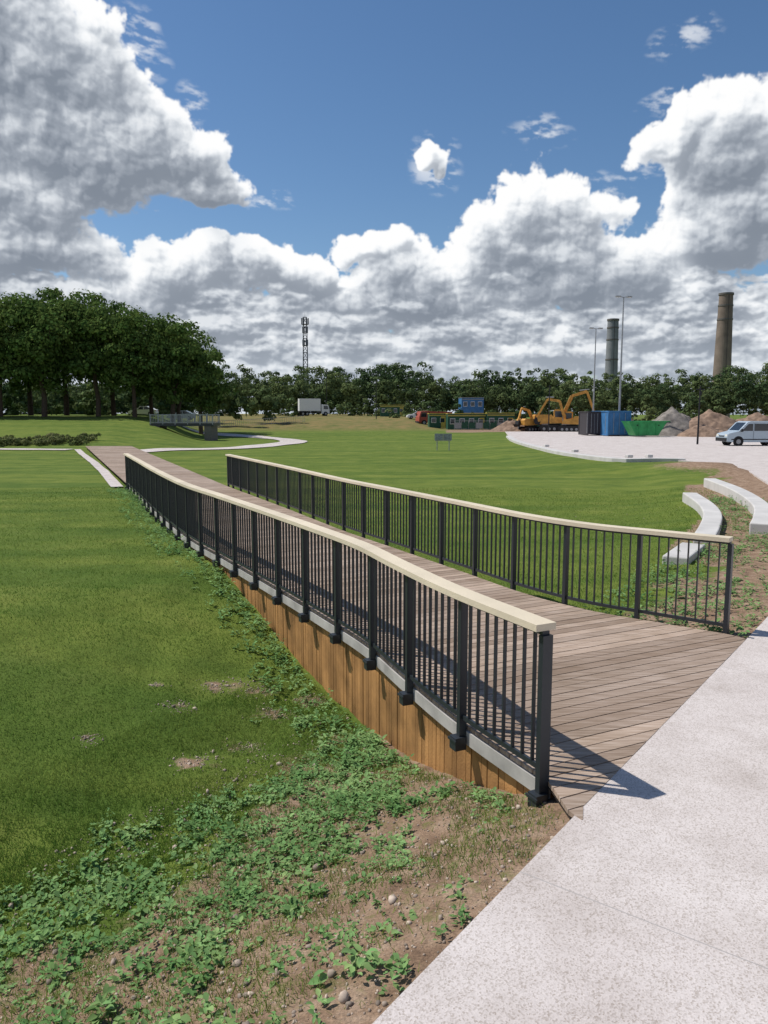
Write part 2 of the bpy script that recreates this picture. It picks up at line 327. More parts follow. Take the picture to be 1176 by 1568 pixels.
def railing(rail,sgn,off):
    P=resample(rail,.12); P=np.vstack([P,rail[-1]]); Nn=normals(P)*sgn; B=Bld()
    ps=P+Nn*off
    B.sweep(ps,Nn,[(-.085,1.105),(.085,1.105),(.085,1.155),(-.085,1.155)],1)
    B.sweep(ps,Nn,[(-.03,1.075),(.03,1.075),(.03,1.103),(-.03,1.103)],0)
    B.sweep(ps,Nn,[(-.012,.075),(.012,.075),(.012,.115),(-.012,.115)],0)
    npost=9
    for i in range(len(ps)):
        x,y=ps[i]; ang=math.atan2(Nn[i][1],Nn[i][0]); nxv=Nn[i]
        if i%npost==0 or i==len(ps)-1:
            B.box((x,y,.44),(.085 if i==0 else .068,.05,1.27),0,rz=ang)
            B.box((x+nxv[0]*.035,y+nxv[1]*.035,-.13),(.10,.10,.11),0,rz=ang)
            B.box((x+nxv[0]*.09,y+nxv[1]*.09,-.10),(.012,.13,.02),0,rz=ang)
        else:
            B.box((x,y,.59),(.026,.014,.975),0,rz=ang)
    o=B.obj('bridge_railing',[M_steel,M_cap]); return o
side(L_rail,1,'timber_retaining_wall'); side(R_rail,-1,'timber_retaining_wall')
railing(L_rail,1,.05); railing(R_rail,-1,.05)

# ------------------------------------------------------------------ vegetation near
M_grass=leafmat('grass_blades',(.135,.225,.042),(.255,.335,.080),.55,.35,.35,mp=(.3,1.7,1))
M_weed=leafmat('weed_leaves',(.145,.27,.09),(.25,.39,.15),2.0,.3,.3)
def lx(y): return np.interp(y,np.r_[-50,4.7,L_rail[:,1],62],np.r_[-8,1.225,L_rail[:,0],-24])
def rx(y): return np.interp(y,np.r_[-50,8.69,R_rail[:,1],62],np.r_[90,4.22,R_rail[:,0],-20.3])
def blades(px,py,h,w):
    n=len(px); z=hgt(px,py); a=rng.uniform(0,2*np.pi,n); ln=rng.normal(0,.45,(n,2))*h[:,None]
    dx=np.cos(a)*w/2; dy=np.sin(a)*w/2
    V=np.stack([np.c_[px-dx,py-dy,z-.005],np.c_[px+dx,py+dy,z-.005],np.c_[px+ln[:,0],py+ln[:,1],z+h]],1).reshape(-1,3)
    return V,np.arange(3*n).reshape(-1,3)
N0=380000; r=6+26*rng.random(N0)**2.0; th=rng.uniform(-.60,.62,N0); px=np.sin(th)*r; py=np.cos(th)*r
Dn=sdist(px,py); nbn=fbm(px*1.1+5,py*1.1+1)-.47; pn=fbm(px*6+2,py*6+8,3)
ok=((px<lx(py)-.05)&(Dn>3.3-nbn*4+ (pn-.43)*5))|((px>rx(py)+.15)&(Dn>1.8-nbn*2))
for cx,cy,rr in scuff: ok&=((px-cx)**2+((py-cy)*1.3)**2>rr**2*(.1+1.6*pn))
px,py,r=px[ok],py[ok],r[ok]; sc=.8+r/16
h=rng.uniform(.013,.028,len(px))*np.minimum(sc,1.4); V1,F1=blades(px,py,h,.007*sc)
N1=240000; px=rng.uniform(-5.5,3.5,N1); py=rng.uniform(1.5,10.5,N1); Dn=sdist(px,py); c=fbm(px*1.3+31,py*1.3+7,4)
ok=(Dn>.06)&(Dn<5.4)&(px<lx(py)-.03)&(rng.random(N1)<.08+.9*sstep(.42,.55,c+.05*(Dn-1.2))); px,py=px[ok],py[ok]
V2,F2=blades(px,py,rng.uniform(.015,.07,len(px)),np.full(len(px),.006))
me=mesh_np('grass',np.vstack([V1,V2]),np.vstack([F1,F2+len(V1)]),[M_grass]); link(bpy.data.objects.new('grass',me))

def leaves(px,py,K,size,hmax):
    n=len(px); z=hgt(px,py)
    px=np.repeat(px,K);py=np.repeat(py,K);z=np.repeat(z,K);sz=np.repeat(size,K)*rng.uniform(.5,1.15,n*K); hm=np.repeat(hmax,K)
    m=n*K; az=rng.uniform(0,2*np.pi,m); el=rng.uniform(-.2,.75,m); hz=rng.random(m)*hm; 
    d=np.c_[np.cos(az)*np.cos(el),np.sin(az)*np.cos(el),np.sin(el)]; s=np.c_[-np.sin(az),np.cos(az),rng.normal(0,.25,m)]; up=np.cross(d,s)
    base=np.c_[px+np.cos(az)*sz*.25+rng.normal(0,.012,m),py+np.sin(az)*sz*.25+rng.normal(0,.012,m),z+hz+.004]
    w=sz*rng.uniform(.20,.32,m); droop=-np.array([0,0,1.])*sz[:,None]*.15
    S=sz[:,None];W=w[:,None]
    pts=[base,base+d*S*.35+s*W+up*W*.35,base+d*S*.72+s*W*.72+up*W*.25+droop*.4,base+d*S+droop,base+d*S*.72-s*W*.72+up*W*.25+droop*.4,base+d*S*.35-s*W+up*W*.35,base+d*S*.55+droop*.2]
    V=np.stack(pts,1).reshape(-1,3); b=np.arange(m)[:,None]*7
    T=np.array([[0,6,1],[1,6,2],[2,6,3],[3,6,4],[4,6,5],[5,6,0]]); F=(b[:,None,:]*1+T[None]).reshape(-1,3)
    return V,F
VV=[];FF=[];off=0
def addl(px,py,K,size,hm):
    global off
    v,f=leaves(px,py,K,size,hm); VV.append(v);FF.append(f+off);off+=len(v)
n=14000; px=rng.uniform(-5,2,n); py=rng.uniform(3,11,n); Dn=sdist(px,py); c=fbm(px*1.0+3,py*1.0+77); c2=fbm(px*3.1+13,py*3.1+7)
ok=(px<lx(py)-.06)&(Dn>1.9+(c-.47)*3.5)&(Dn<3.9+(c-.47)*5)&(rng.random(n)<.10+.80*sstep(.38,.53,c2)); px,py=px[ok],py[ok]
addl(px,py,9,rng.uniform(.028,.068,len(px)),rng.uniform(.01,.10,len(px)))
n=9000; px=rng.uniform(-4,2,n); py=rng.uniform(1.8,8,n); Dn=sdist(px,py); c=fbm(px*2.3+50,py*2.3+20)
ok=(px<lx(py)-.05)&(Dn>.12)&(Dn<3.5)&(rng.random(n)<.05+.60*sstep(.45,.60,c)*sstep(.2,1.0,Dn)); px,py=px[ok],py[ok]
addl(px,py,9,rng.uniform(.020,.058,len(px)),rng.uniform(.005,.07,len(px)))
for cx,cy,s in ((-.12,3.5,.07),(.05,3.42,.05),(.0,7.3,.06),(-.35,8.0,.075),(-.55,8.6,.08),(-.1,7.75,.08),(.35,3.75,.04),(-.75,3.2,.06),(-1.2,3.4,.07),(-1.6,3.7,.07),(-.9,4.0,.05),(-1.0,3.35,.065),(-1.45,4.2,.06),(-.35,3.9,.05),(-1.9,4.3,.065)):
    addl(np.full(5,cx)+rng.normal(0,.07,5),np.full(5,cy)+rng.normal(0,.07,5),9,np.full(5,s),np.full(5,s*1.5))
P=resample(L_rail,.03,2.2); P=P+normals(P)*(rng.random(len(P))**1.4*.7+.07)[:,None]; c=fbm(P[:,0]*2,P[:,1]*2); P=P[(rng.random(len(P))<.15+1.4*sstep(.40,.54,c))]; 
addl(P[:,0],P[:,1],10,rng.uniform(.04,.085,len(P)),rng.uniform(.03,.22,len(P)))
P=resample(L_rail,.045,2.0); P=P+normals(P)*(rng.random(len(P))*.3+.06)[:,None]; addl(P[:,0],P[:,1],8,rng.uniform(.03,.06,len(P)),rng.uniform(.02,.10,len(P)))
n=9000; px=rng.uniform(1,12,n); py=rng.uniform(8,26,n); Dn=sdist(px,py); c=fbm(px*1.2,py*1.2+9)
ok=(px>rx(py)+.1)&(Dn>.05)&(Dn<2.4)&(rng.random(n)<.2+.9*sstep(.38,.51,c)); px,py=px[ok],py[ok]
addl(px,py,10,rng.uniform(.035,.09,len(px)),rng.uniform(.02,.18,len(px)))
me=mesh_np('weed_plants',np.vstack(VV),np.vstack(FF),[M_weed]); link(bpy.data.objects.new('weed_plants',me))

# stones and clods
M_stone=mat('pebbles',(.36,.29,.23),.9,nscale=15,namt=.3,island=.45)
ico=np.array([(0,0,1),(.89,0,.45),(.28,.85,.45),(-.72,.53,.45),(-.72,-.53,.45),(.28,-.85,.45),(.72,.53,-.45),(-.28,.85,-.45),(-.89,0,-.45),(-.28,-.85,-.45),(.72,-.53,-.45),(0,0,-1)])
icf=np.array([(0,1,2),(0,2,3),(0,3,4),(0,4,5),(0,5,1),(1,6,2),(2,7,3),(3,8,4),(4,9,5),(5,10,1),(2,6,7),(3,7,8),(4,8,9),(5,9,10),(1,10,6),(6,11,7),(7,11,8),(8,11,9),(9,11,10),(10,11,6)])
n=24000; px=rng.uniform(-4.2,2.5,n); py=rng.uniform(1.8,9,n); Dn=sdist(px,py); ok=(Dn>.02)&(Dn<4)&(px<lx(py)-.03)&(rng.random(n)<.75); px,py=px[ok],py[ok]
ex=[];ey=[]
for cx,cy,rr in scuff: k=int(700*rr); ex.append(rng.normal(cx,rr*.5,k)); ey.append(rng.normal(cy,rr*.4,k))
qx=np.r_[px,np.concatenate(ex),rng.uniform(4,12,900)]; qy=np.r_[py,np.concatenate(ey),rng.uniform(9.5,26,900)]
keep=(sdist(qx,qy)>.02)&((qx<lx(qy)-.03)|(qx>rx(qy))); qx,qy=qx[keep],qy[keep]; n=len(qx)
s=rng.lognormal(-5.25,.55,n); s=np.clip(s,.0025,.030); sc3=s[:,None]*rng.uniform(.6,1.4,(n,3))
Vp=ico[None]*sc3[:,None,:]*rng.uniform(.75,1.25,(n,12,1))+np.c_[qx,qy,hgt(qx,qy)+s*.25][:,None,:]
Fp=(np.arange(n)[:,None,None]*12+icf[None]).reshape(-1,3)
link(bpy.data.objects.new('gravel_stones',mesh_np('gravel_stones',Vp.reshape(-1,3),Fp,[M_stone])))

# ------------------------------------------------------------------ trees
M_bark=mat('bark',(.075,.055,.04),.9,nscale=6,namt=.3)
M_leaf=leafmat('tree_foliage',(.070,.122,.032),(.135,.20,.055),.35,.3,.35)
M_leafd=leafmat('distant_foliage',(.062,.102,.045),(.135,.175,.070),.06,.2,.28)
def crown(center,rad,nclump,nleaf,size,seed,rnd=.32):
    r=np.random.default_rng(seed); dirs=r.normal(size=(nclump,3)); dirs/=np.linalg.norm(dirs,axis=1)[:,None]
    cc=dirs*(r.random(nclump)**.45)[:,None]*.82*np.array(rad)+np.array(center); cr=r.uniform(.18,.34,nclump)*np.mean(rad)
    k=nleaf//nclump; ld=r.normal(size=(nclump,k,3)); ld/=np.linalg.norm(ld,axis=2)[...,None]; ld[...,2]=np.where(ld[...,2]<-.4,-ld[...,2],ld[...,2])
    pts=cc[:,None,:]+ld*(cr[:,None]*r.uniform(.6,1.12,(nclump,k)))[...,None]*np.array([1,1,.8]); pts=pts.reshape(-1,3); nrm=ld.reshape(-1,3)+r.normal(0,rnd,(len(pts),3)); nrm/=np.linalg.norm(nrm,axis=1)[:,None]
    a=np.cross(nrm,r.normal(size=nrm.shape)); a/=np.linalg.norm(a,axis=1)[:,None]; b=np.cross(nrm,a); s=(size*r.uniform(.5,1.3,len(pts)))[:,None]
    V=np.stack([pts-a*s*.5,pts-b*s*.36,pts+a*s*.5,pts+b*s*.36],1).reshape(-1,3); return V,np.arange(len(V)).reshape(-1,4),cc
def tree_mesh(name,H,R,clear,seed,nleaf=14000,size=.42):
    zc=(clear+H)/2; V,F,cc=crown((0,0,zc),(R,R,(H-clear)/2),70,nleaf,size,seed)
    B=Bld(); r=random.Random(seed); pts=[(0,0,-.5)]; 
    for k in range(1,6): pts.append((r.uniform(-.15,.15)*k,r.uniform(-.15,.15)*k,H*.72*k/5))
    for k in range(5): B.cyl(pts[k],pts[k+1],.34-.055*k,.34-.055*(k+1),0,8)
    for c in cc[:16]:
        k=r.choice((2,2,3,3,4)); B.cyl(pts[k],tuple(c),.10,.03,0,5)
    vs=np.array(B.v); nV=len(vs); faces=B.f+[tuple(int(i)+nV for i in f) for f in F]; me=bpy.data.meshes.new(name)
    me.from_pydata(np.vstack([vs,V]).tolist(),[],faces); me.materials.append(M_bark); me.materials.append(M_leaf)
    me.polygons.foreach_set('material_index',np.array([0]*len(B.f)+[1]*len(F),dtype=np.int32)); me.update(); return me
TM=[tree_mesh('plane_tree',15.2,5.8,1.5,s) for s in (1,2,3)]+[tree_mesh('plane_tree',13.4,4.7,1.2,9,10000)]
spots=[(-62,100,0,1.0),(-55,96,1,.98),(-48.5,98,2,1.04),(-42.5,97,0,1.09),(-36.5,99,1,1.02),(-31.5,98,2,.94),(-27.2,100,3,1.06),(-24.6,104,3,.95),
       (-59,110,2,1.10),(-51,112,0,1.18),(-45,110,1,1.18),(-39,112,2,1.12),(-33.5,112,0,1.0),(-29,110,1,.98),(-67,108,1,1.0),(-74,99,2,1.0)]
for i,(x,y,k,s) in enumerate(spots):
    o=link(bpy.data.objects.new('plane_tree',TM[k])); o.location=(x,y,zz(x,y)); o.rotation_euler=(0,0,i*1.7); o.scale=(s,s,s*random.uniform(.97,1.03))
VV=[];FF=[];off=0
xsky=[-160,-80,-66,-50,-20,10,13,18,30,52,58,96,104,112,120,180]; tsky=[15,15,14.5,19.5,20,20,16.5,16,16.6,17.5,15.5,16,19.5,19.5,16.5,16.5]
sd=100
for row,(yb,st) in enumerate(((212,5.2),(228,5.2),(246,5.6))):
    x=-150+row*3.
    while x<165:
        sd+=1; R=random.uniform(3.4,6.8); top=float(np.interp(x*230/yb,xsky,tsky))*(.86+.06*row)+random.uniform(-3.0,1.2); y=yb+random.uniform(-5,5)
        if row==0: top*=.82
        vis=abs(x/yb)<.56
        v,f,_=crown((x,y,top*.5+.3),(R,R*.8,top*.52),30,2500 if vis else 600,.62 if vis else 1.2,sd,.22); VV.append(v);FF.append(f+off);off+=len(v); x+=st*random.uniform(.7,1.2)
for x in np.arange(-120,-18,2.8):
    sd+=1; v,f,_=crown((x,132+random.uniform(-6,6),4.6),(3.6,3,random.uniform(3.0,4.6)),12,800,.7,sd,.25); VV.append(v);FF.append(f+off);off+=len(v)
for x in np.arange(-26,12,3.2):
    sd+=1; v,f,_=crown((x,190+random.uniform(-3,12),3.6),(2.8,2,random.uniform(2.0,3.8)),8,400,.6,sd,.25)
    if not(-22<x<-11): VV.append(v);FF.append(f+off);off+=len(v)
for x in np.arange(2,78,2.6):
    sd+=1; v,f,_=crown((x,160+random.uniform(-5,10)+x*.3,1.8),(2.8,2,random.uniform(1.4,4.2)),9,450,.55,sd,.25); VV.append(v);FF.append(f+off);off+=len(v)
for x in list(np.arange(36,62,1.9))+[66,70,84,88,93,99]:
    sd+=1; v,f,_=crown((x*1.13,262,10.2),(1.4,1.4,random.uniform(8.6,10.6)),8,420,.7,sd,.25); VV.append(v);FF.append(f+off);off+=len(v)
link(bpy.data.objects.new('distant_trees',mesh_np('distant_trees',np.vstack(VV),np.vstack(FF),[M_leafd])))
VV=[];FF=[];off=0
M_shrub=leafmat('shrub_foliage',(.12,.15,.055),(.22,.23,.10),.8,.2,.4)
for i in range(34):
    x=random.uniform(-33,-25.5); y=random.uniform(63,70); v,f,_=crown((x,y,zz(x,y)+.25),(1.2,1.0,random.uniform(.3,.55)),9,520,.15,900+i); VV.append(v);FF.append(f+off);off+=len(v)
link(bpy.data.objects.new('shrub_bed',mesh_np('shrub_bed',np.vstack(VV),np.vstack(FF),[M_shrub])))

# ------------------------------------------------------------------ structures & vehicles
M_glass=mat('dark_glass',(.02,.025,.03),.1,spec=.8,namt=.05); M_tyre=mat('tyre_rubber',(.015,.015,.015),.8)
M_van=mat('silver_blue_paint',(.42,.50,.56),.35,metal=.2,nscale=1,namt=.05,spec=.5); M_whitep=mat('white_paint',(.75,.75,.74),.4,namt=.04)
M_lamp=mat('lamp_lens',(.7,.68,.6),.2); M_red=mat('tail_red',(.4,.02,.02),.3)
M_grey=mat('galvanised_pole',(.30,.31,.32),.5,metal=.4); M_redp=mat('red_paint',(.36,.08,.05),.45,namt=.2)
M_or=mat('excavator_yellow',(.55,.28,.06),.5,namt=.25,nscale=2); M_blk=mat('black_plastic',(.02,.02,.022),.6)
M_blue=mat('container_blue',(.05,.17,.36),.5,namt=.18,nscale=1.5); M_green=mat('skip_green',(.035,.27,.08),.5,namt=.2,nscale=2); M_dgreen=mat('cabin_green',(.02,.085,.05),.5,namt=.1); M_yel=mat('yellow_trim',(.50,.40,.08),.5)
def wheel(B,x,y,r,w,s):
    B.cyl((x,y-w/2,r),(x,y+w/2,r),r,r,2,18); B.cyl((x,y-w/2-.012,r),(x,y-w/2,r),r*.55,r*.58,5,14); B.cyl((x,y+w/2,r),(x,y+w/2+.012,r),r*.58,r*.55,5,14)
def van():
    B=Bld(); prof=[(0,.35),(-.0,.75),(.12,.98),(.95,1.18),(1.62,1.88),(1.9,1.97),(5.05,1.97),(5.22,1.85),(5.28,1.1),(5.28,.38),(4.75,.3),(.5,.3)]
    B.prism(prof,-.95,.95,0)
    for s in(-1,1):
        y=s*.955
        def pan(pts,m=1): B.prism(pts,y-.008,y+.008,m)
        pan([(1.2,1.2),(1.72,1.76),(2.1,1.78),(2.1,1.2)]); pan([(2.22,1.2),(2.22,1.78),(3.45,1.78),(3.45,1.2)]); pan([(3.57,1.2),(3.57,1.78),(4.95,1.78),(5.0,1.2)])
        pan([(.35,.48),(.35,.56),(5.2,.56),(5.2,.48)],3); pan([(2.16,.45),(2.16,1.82),(2.18,1.82),(2.18,.45)],3); pan([(3.50,.45),(3.50,1.82),(3.52,1.82),(3.52,.45)],3)
        for x in(.95,4.2): 
            B.cyl((x,s*.90,.36),(x,s*.962,.36),.43,.43,3,20); wheel(B,x,s*.88,.34,.22,s)
        B.box((1.15,s*1.06,1.25),(.12,.2,.22),3)
        B.box((.08,s*.72,.82),(.14,.34,.2),4); B.box((5.28,s*.85,1.2),(.03,.14,.5),6)
    B.add([(1.0,-.8,1.235),(1.0,.8,1.235),(1.6,.74,1.87),(1.6,-.74,1.87)],[(0,1,2,3)],1)
    B.box((.0,0,.5),(.1,1.8,.28),3); B.box((.03,0,.76),(.06,.9,.12),3); B.box((5.3,0,1.5),(.02,1.4,.5),1)
    return B
MV=[M_van,M_glass,M_tyre,M_blk,M_lamp,M_grey,M_red]
van().obj('parked_van',MV,loc=(27.6,63.2,0),rz=.05,bevel=.03)
def car(m0,loc,rz,sc=1):
    B=Bld(); B.prism([(0,.3),(.02,.65),(.5,.82),(1.25,.92),(1.85,1.38),(2.9,1.44),(3.75,1.0),(4.15,.92),(4.2,.35),(3.8,.25),(.4,.25)],-.85,.85,0)
    for s in(-1,1):
        y=s*.855; B.prism([(1.4,.93),(1.92,1.32),(2.35,1.36),(2.35,.93)],y-.008,y+.008,1); B.prism([(2.45,.93),(2.45,1.36),(2.85,1.36),(3.5,1.0)],y-.008,y+.008,1)
        for x in(.8,3.35): wheel(B,x,s*.78,.31,.2,s)
        B.box((.06,s*.62,.6),(.1,.3,.14),4); B.box((4.18,s*.66,.75),(.05,.25,.14),6)
    B.add([(1.3,-.7,.96),(1.3,.7,.96),(1.83,.64,1.37),(1.83,-.64,1.37)],[(0,1,2,3)],1)
    B.obj('parked_car',[m0,M_glass,M_tyre,M_blk,M_lamp,M_grey,M_red],loc=loc,rz=rz,bevel=.03)
car(M_whitep,(4.4,150,zz(4.4,150)),.1); car(M_van,(-33,118,zz(-33,118)),.1); car(M_whitep,(-39,119,zz(-39,119)),.0)
def lorry(name,mc,mb,loc,rz,L=7.,H=3.3,tipper=False):
    B=Bld(); B.prism([(0,.5),(.05,1.5),(.35,2.5),(1.9,2.6),(1.9,.5)],-1.15,1.15,0)
    B.add([(.065,-1.0,1.5),(.065,1.0,1.5),(.33,.95,2.4),(.33,-.95,2.4)],[(0,1,2,3)],1)
    for s in(-1,1): B.prism([(.3,1.5),(.5,2.3),(1.4,2.3),(1.4,1.5)],s*1.155-.01,s*1.155+.01,1)
    B.box((L/2+.5,0,.75),(L-1,.9,.25),3)
    if tipper:
        B.prism([(2.1,1.0),(2.0,2.5),(L+.1,2.4),(L-.3,1.0)],-1.2,1.2,5)
        for k in range(6): 
            for s in(-1,1): B.box((2.6+k*(L-3)/5,s*1.23,1.72),(.1,.07,1.3),5)
    else:
        B.box((L/2+1.05,0,H/2+.55),(L-2.1,2.4,H-1.1),5); B.box((L/2+1.05,0,1.02),(L-2.0,2.44,.1),3)
    for x in(.95,L-1.8,L-.8):
        for s in(-1,1): B.cyl((x,s*1.1-.14,.48),(x,s*1.1+.14,.48),.48,.48,2,18); B.cyl((x,s*1.255,.48),(x,s*1.265,.48),.25,.22,4,12)
    B.box((0,0,.6),(.15,2.2,.3),3); B.box((.1,.9,1.9),(.1,.7,.3),3)
    B.obj(name,[mc,M_glass,M_tyre,M_blk,M_grey,mb],loc=loc,rz=rz,bevel=.03)
lorry('white_box_lorry',M_whitep,M_whitep,(-12.8,180,zz(-13,180)+.1),math.pi+.25,7,3.9)
lorry('red_tipper_lorry',M_redp,M_redp,(6.0,140,zz(9,140)+.1),.25,6.2,3.2,True)
def excavator(loc,rz,b1,b2,b3,sc=1.):
    B=Bld()
    for s in(-1,1):
        B.prism([(-1.9,.15),(-2.1,.45),(-1.8,.85),(1.8,.85),(2.1,.45),(1.9,.15),(1.6,.0),(-1.6,.0)],s*1.15-.28,s*1.15+.28,1)
        for k in range(5): B.cyl((-1.4+k*.7,s*1.44,.35),(-1.4+k*.7,s*1.47,.35),.2,.2,3,10)
    B.box((0,0,.85),(1.6,1.6,.35),1); B.prism([(-2.4,1.15),(-2.5,2.0),(-2.2,2.3),(-.4,2.3),(-.1,1.9),(1.3,1.8),(1.5,1.15),(-2.0,1.05)],-1.25,1.25,0)
    B.prism([(-.1,1.2),(-.1,2.9),(.2,3.05),(1.15,3.0),(1.55,2.2),(1.55,1.2)],-1.27,-.3,0)
    for y in(-1.28,-.29): B.prism([(.05,2.0),(.05,2.8),(1.05,2.8),(1.4,2.2),(1.4,1.9)],y-.01,y+.01,2)
    B.add([(1.56,-1.2,1.4),(1.56,-.38,1.4),(1.56,-.38,2.2),(1.56,-1.2,2.2)],[(0,1,2,3)],2)
    B.cyl((-1.6,.6,2.3),(-1.6,.6,2.8),.08,.08,1,8)
    p0=Vector((1.0,.25,1.6)); B.beam(p0,b1,.38,.45,0); B.beam(b1,b2,.32,.38,0); B.beam(b2,b3,.26,.30,0)
    mid=(p0+Vector(b1))/2; B.cyl((1.3,.0,1.3),mid,.09,.06,3,8); B.cyl((1.3,.5,1.3),mid,.09,.06,3,8)
    m2=(Vector(b1)+Vector(b2))/2+Vector((0,0,.45)); B.cyl(m2,Vector(b2)+Vector((.35,0,.3)),.09,.06,3,8)
    x,y,z=b3; B.prism([(x+.1,z+.2),(x+.35,z-.3),(x+.1,z-.9),(x-.5,z-1.0),(x-.75,z-.5),(x-.35,z-.55),(x-.2,z+.1)],y-.5,y+.5,1)
    B.obj('excavator',[M_or,M_blk,M_glass,M_grey],loc=loc,rz=rz,bevel=.02,scale=sc)
excavator((27.3,112.5,0),math.pi-.25,(-.1+2.0,.25,4.6),(3.7,.25,4.9),(5.4,.25,2.0),.95)
excavator((25.0,114,0),-.15,(2.4,.25,4.9),(4.4,.25,5.5),(5.5,.25,2.6),1.05)
excavator((21.8,115,0),.5,(-.4,.25,3.8),(-2.0,.25,4.2),(-2.8,.25,1.8),.8)
def container(name,m,loc,rz,Ld,W,H):
    B=Bld(); B.box((0,0,H/2+.1),(Ld,W,H-.1),0)
    for x in(-1,1):
        for y in(-1,1): B.box((x*Ld/2,y*W/2,H/2+.08),(.14,.14,H+.02),0)
        B.box((x*Ld/2,0,H+.08),(.13,W,.13),0); B.box((x*Ld/2,0,.12),(.13,W,.13),0)
    for y in(-1,1):
        B.box((0,y*W/2,H+.08),(Ld,.13,.13),0); k=-Ld/2+.3
        while k<Ld/2-.1: B.box((k,y*(W/2+.015),H/2+.1),(.12,.04,H-.25),0); k+=.27
    for x in(-.6,-.25,.25,.6): B.cyl((x*W/2,-W/2-.06,.3),(x*W/2,-W/2-.06,H-.1),.03,.03,1,6)
    B.box((0,-W/2-.045,H/2),(.03,.03,H-.3),1)
    B.obj(name,[m,M_grey],loc=loc,rz=rz,bevel=.01)
container('blue_shipping_container',M_blue,(26.9,92,0),.08,2.6,5.5,2.75)
container('dark_shipping_container',mat('container_charcoal',(.05,.045,.05),.6),(24.7,93,0),.1,1.5,3,2.7)
def skip(loc,rz):
    B=Bld(); B.prism([(-2.2,1.7),(-1.3,.15),(1.3,.15),(2.3,1.7),(2.1,1.7),(1.2,.3),(-1.2,.3),(-2.0,1.7)],-.9,.9,0)
    for y in(-.92,.92):
        B.prism([(-2.2,1.7),(-1.3,.15),(1.3,.15),(2.3,1.7)],y-.03,y+.03,0); B.box((.05,y*1.04,1.68),(4.5,.1,.12),0)
        for x in(-1.0,0,1.0): B.box((x,y*1.05,.95),(.1,.08,1.45),0)
        B.cyl((-1.2,y*1.02,1.3),(-1.2,y*1.12,1.3),.07,.07,1,8); B.cyl((1.3,y*1.02,1.3),(1.3,y*1.12,1.3),.07,.07,1,8)
    B.obj('waste_skip',[M_green,M_blk],loc=loc,rz=rz,bevel=.015)
skip((29.2,87,0),.12); skip((31.0,91,0),-.1)
M_heap=mat('crushed_stone_heap',(.22,.195,.17),.95,nscale=2,namt=.35,bump=.6,bscale=6); M_heap2=mat('soil_heap',(.25,.17,.12),.95,nscale=2,namt=.3,bump=.6,bscale=6)
def heap(cx,cy,rx_,ry_,h,m,seed):
    n=60; gx,gy=np.meshgrid(np.linspace(-1,1,n),np.linspace(-1,1,n)); r=np.hypot(gx,gy)
    z=np.maximum(0,1-r)**.8*h*(.55+1.0*fbm(gx*2.2+seed,gy*2.2))+(fbm(gx*9+seed,gy*9)-.45)*.35*(r<.95)-.03
    I=np.arange(n*n).reshape(n,n); V=np.c_[(gx*rx_+cx).ravel(),(gy*ry_+cy).ravel(),z.ravel()]; F=np.c_[I[:-1,:-1].ravel(),I[:-1,1:].ravel(),I[1:,1:].ravel(),I[1:,:-1].ravel()]
    link(bpy.data.objects.new('spoil_heap',mesh_np('spoil_heap',V,F,[m],smooth=True)))
heap(34,92,4.5,3.5,3.2,M_heap,3); heap(38.2,91,5.8,3,2.7,M_heap2,8); heap(36.4,88,3,2.2,1.6,M_heap2,5); heap(44,92,5,3,2.5,M_heap2,14); heap(20,117,4,2.5,1.6,M_heap2,21); heap(31,100,4,2.5,2.3,M_heap2,31)
def cabin(name,m,loc,rz,Ld,H,D=2.6,nw=4,st=1):
    B=Bld(); B.box((0,0,H/2),(Ld,D,H),0); B.box((0,0,H+.06),(Ld+.15,D+.15,.12),1)
    for f in range(st):
        zc=(f+.55)*H/st
        for k in range(nw):
            x=-Ld/2+(k+.5)*Ld/nw; B.box((x,-D/2-.02,zc),(Ld/nw*.55,.05,H/st*.36),3); B.box((x,-D/2-.05,zc),(Ld/nw*.47,.04,H/st*.29),2)
        B.box((0,-D/2-.015,(f+.9)*H/st),(Ld,.04,.18),1)
    B.box((Ld/2-.6,-D/2-.03,1.0),(.8,.05,2.0),1)
    B.obj(name,[m,M_yel if m is M_dgreen else M_grey,M_glass,M_whitep],loc=loc,rz=rz,bevel=.01)
cabin('green_site_cabin',M_dgreen,(13.5,128,-.1),.03,6.2,2.6); cabin('green_site_cabin',M_dgreen,(19.0,127,-.1),-.03,4.4,2.7,nw=3); cabin('green_site_cabin',M_dgreen,(1.8,170,zz(1.8,170)),.02,5.2,2.4)
cabin('green_site_cabin',M_dgreen,(9.2,134,zz(9.2,134)),.05,3,2.4,nw=2)
cabin('blue_site_office',M_blue,(20.6,184,-.1),.05,5.2,6.3,5,nw=3,st=2)
B=Bld(); 
for k in range(26):
    x=11+k*1.1; y=121-k*.1; B.cyl((x,y,0),(x,y,1.5),.03,.03,0,5)
    if k<25:
        for z in(.2,.8,1.45): B.cyl((x,y,z),(x+1.1,y-.1,z),.02,.02,0,4)
        B.box((x+.55,y-.08,.75),(1.0,.02,.9),1 if k%3 else 0)
B.obj('site_fence',[M_grey,M_dgreen])
B=Bld()
for k in range(60):
    x=-31+k*.28; y=120+k*.35; z=zz(x,y); B.cyl((x,y,z),(x,y,z+1.1),.025,.025,0,4)
    if k<59: z2=zz(x+.28,y+.35); B.cyl((x,y,z+1.1),(x+.28,y+.35,z2+1.1),.035,.035,0,4); B.cyl((x,y,z+.2),(x+.28,y+.35,z2+.2),.02,.02,0,4)
B.obj('metal_fence',[M_grey])
B=Bld(); 
for x in(-3.0,3.0): B.box((x,0,-.3),(.8,2.3,2.1),1)
B.box((0,0,.9),(7.4,2.4,.32),0)
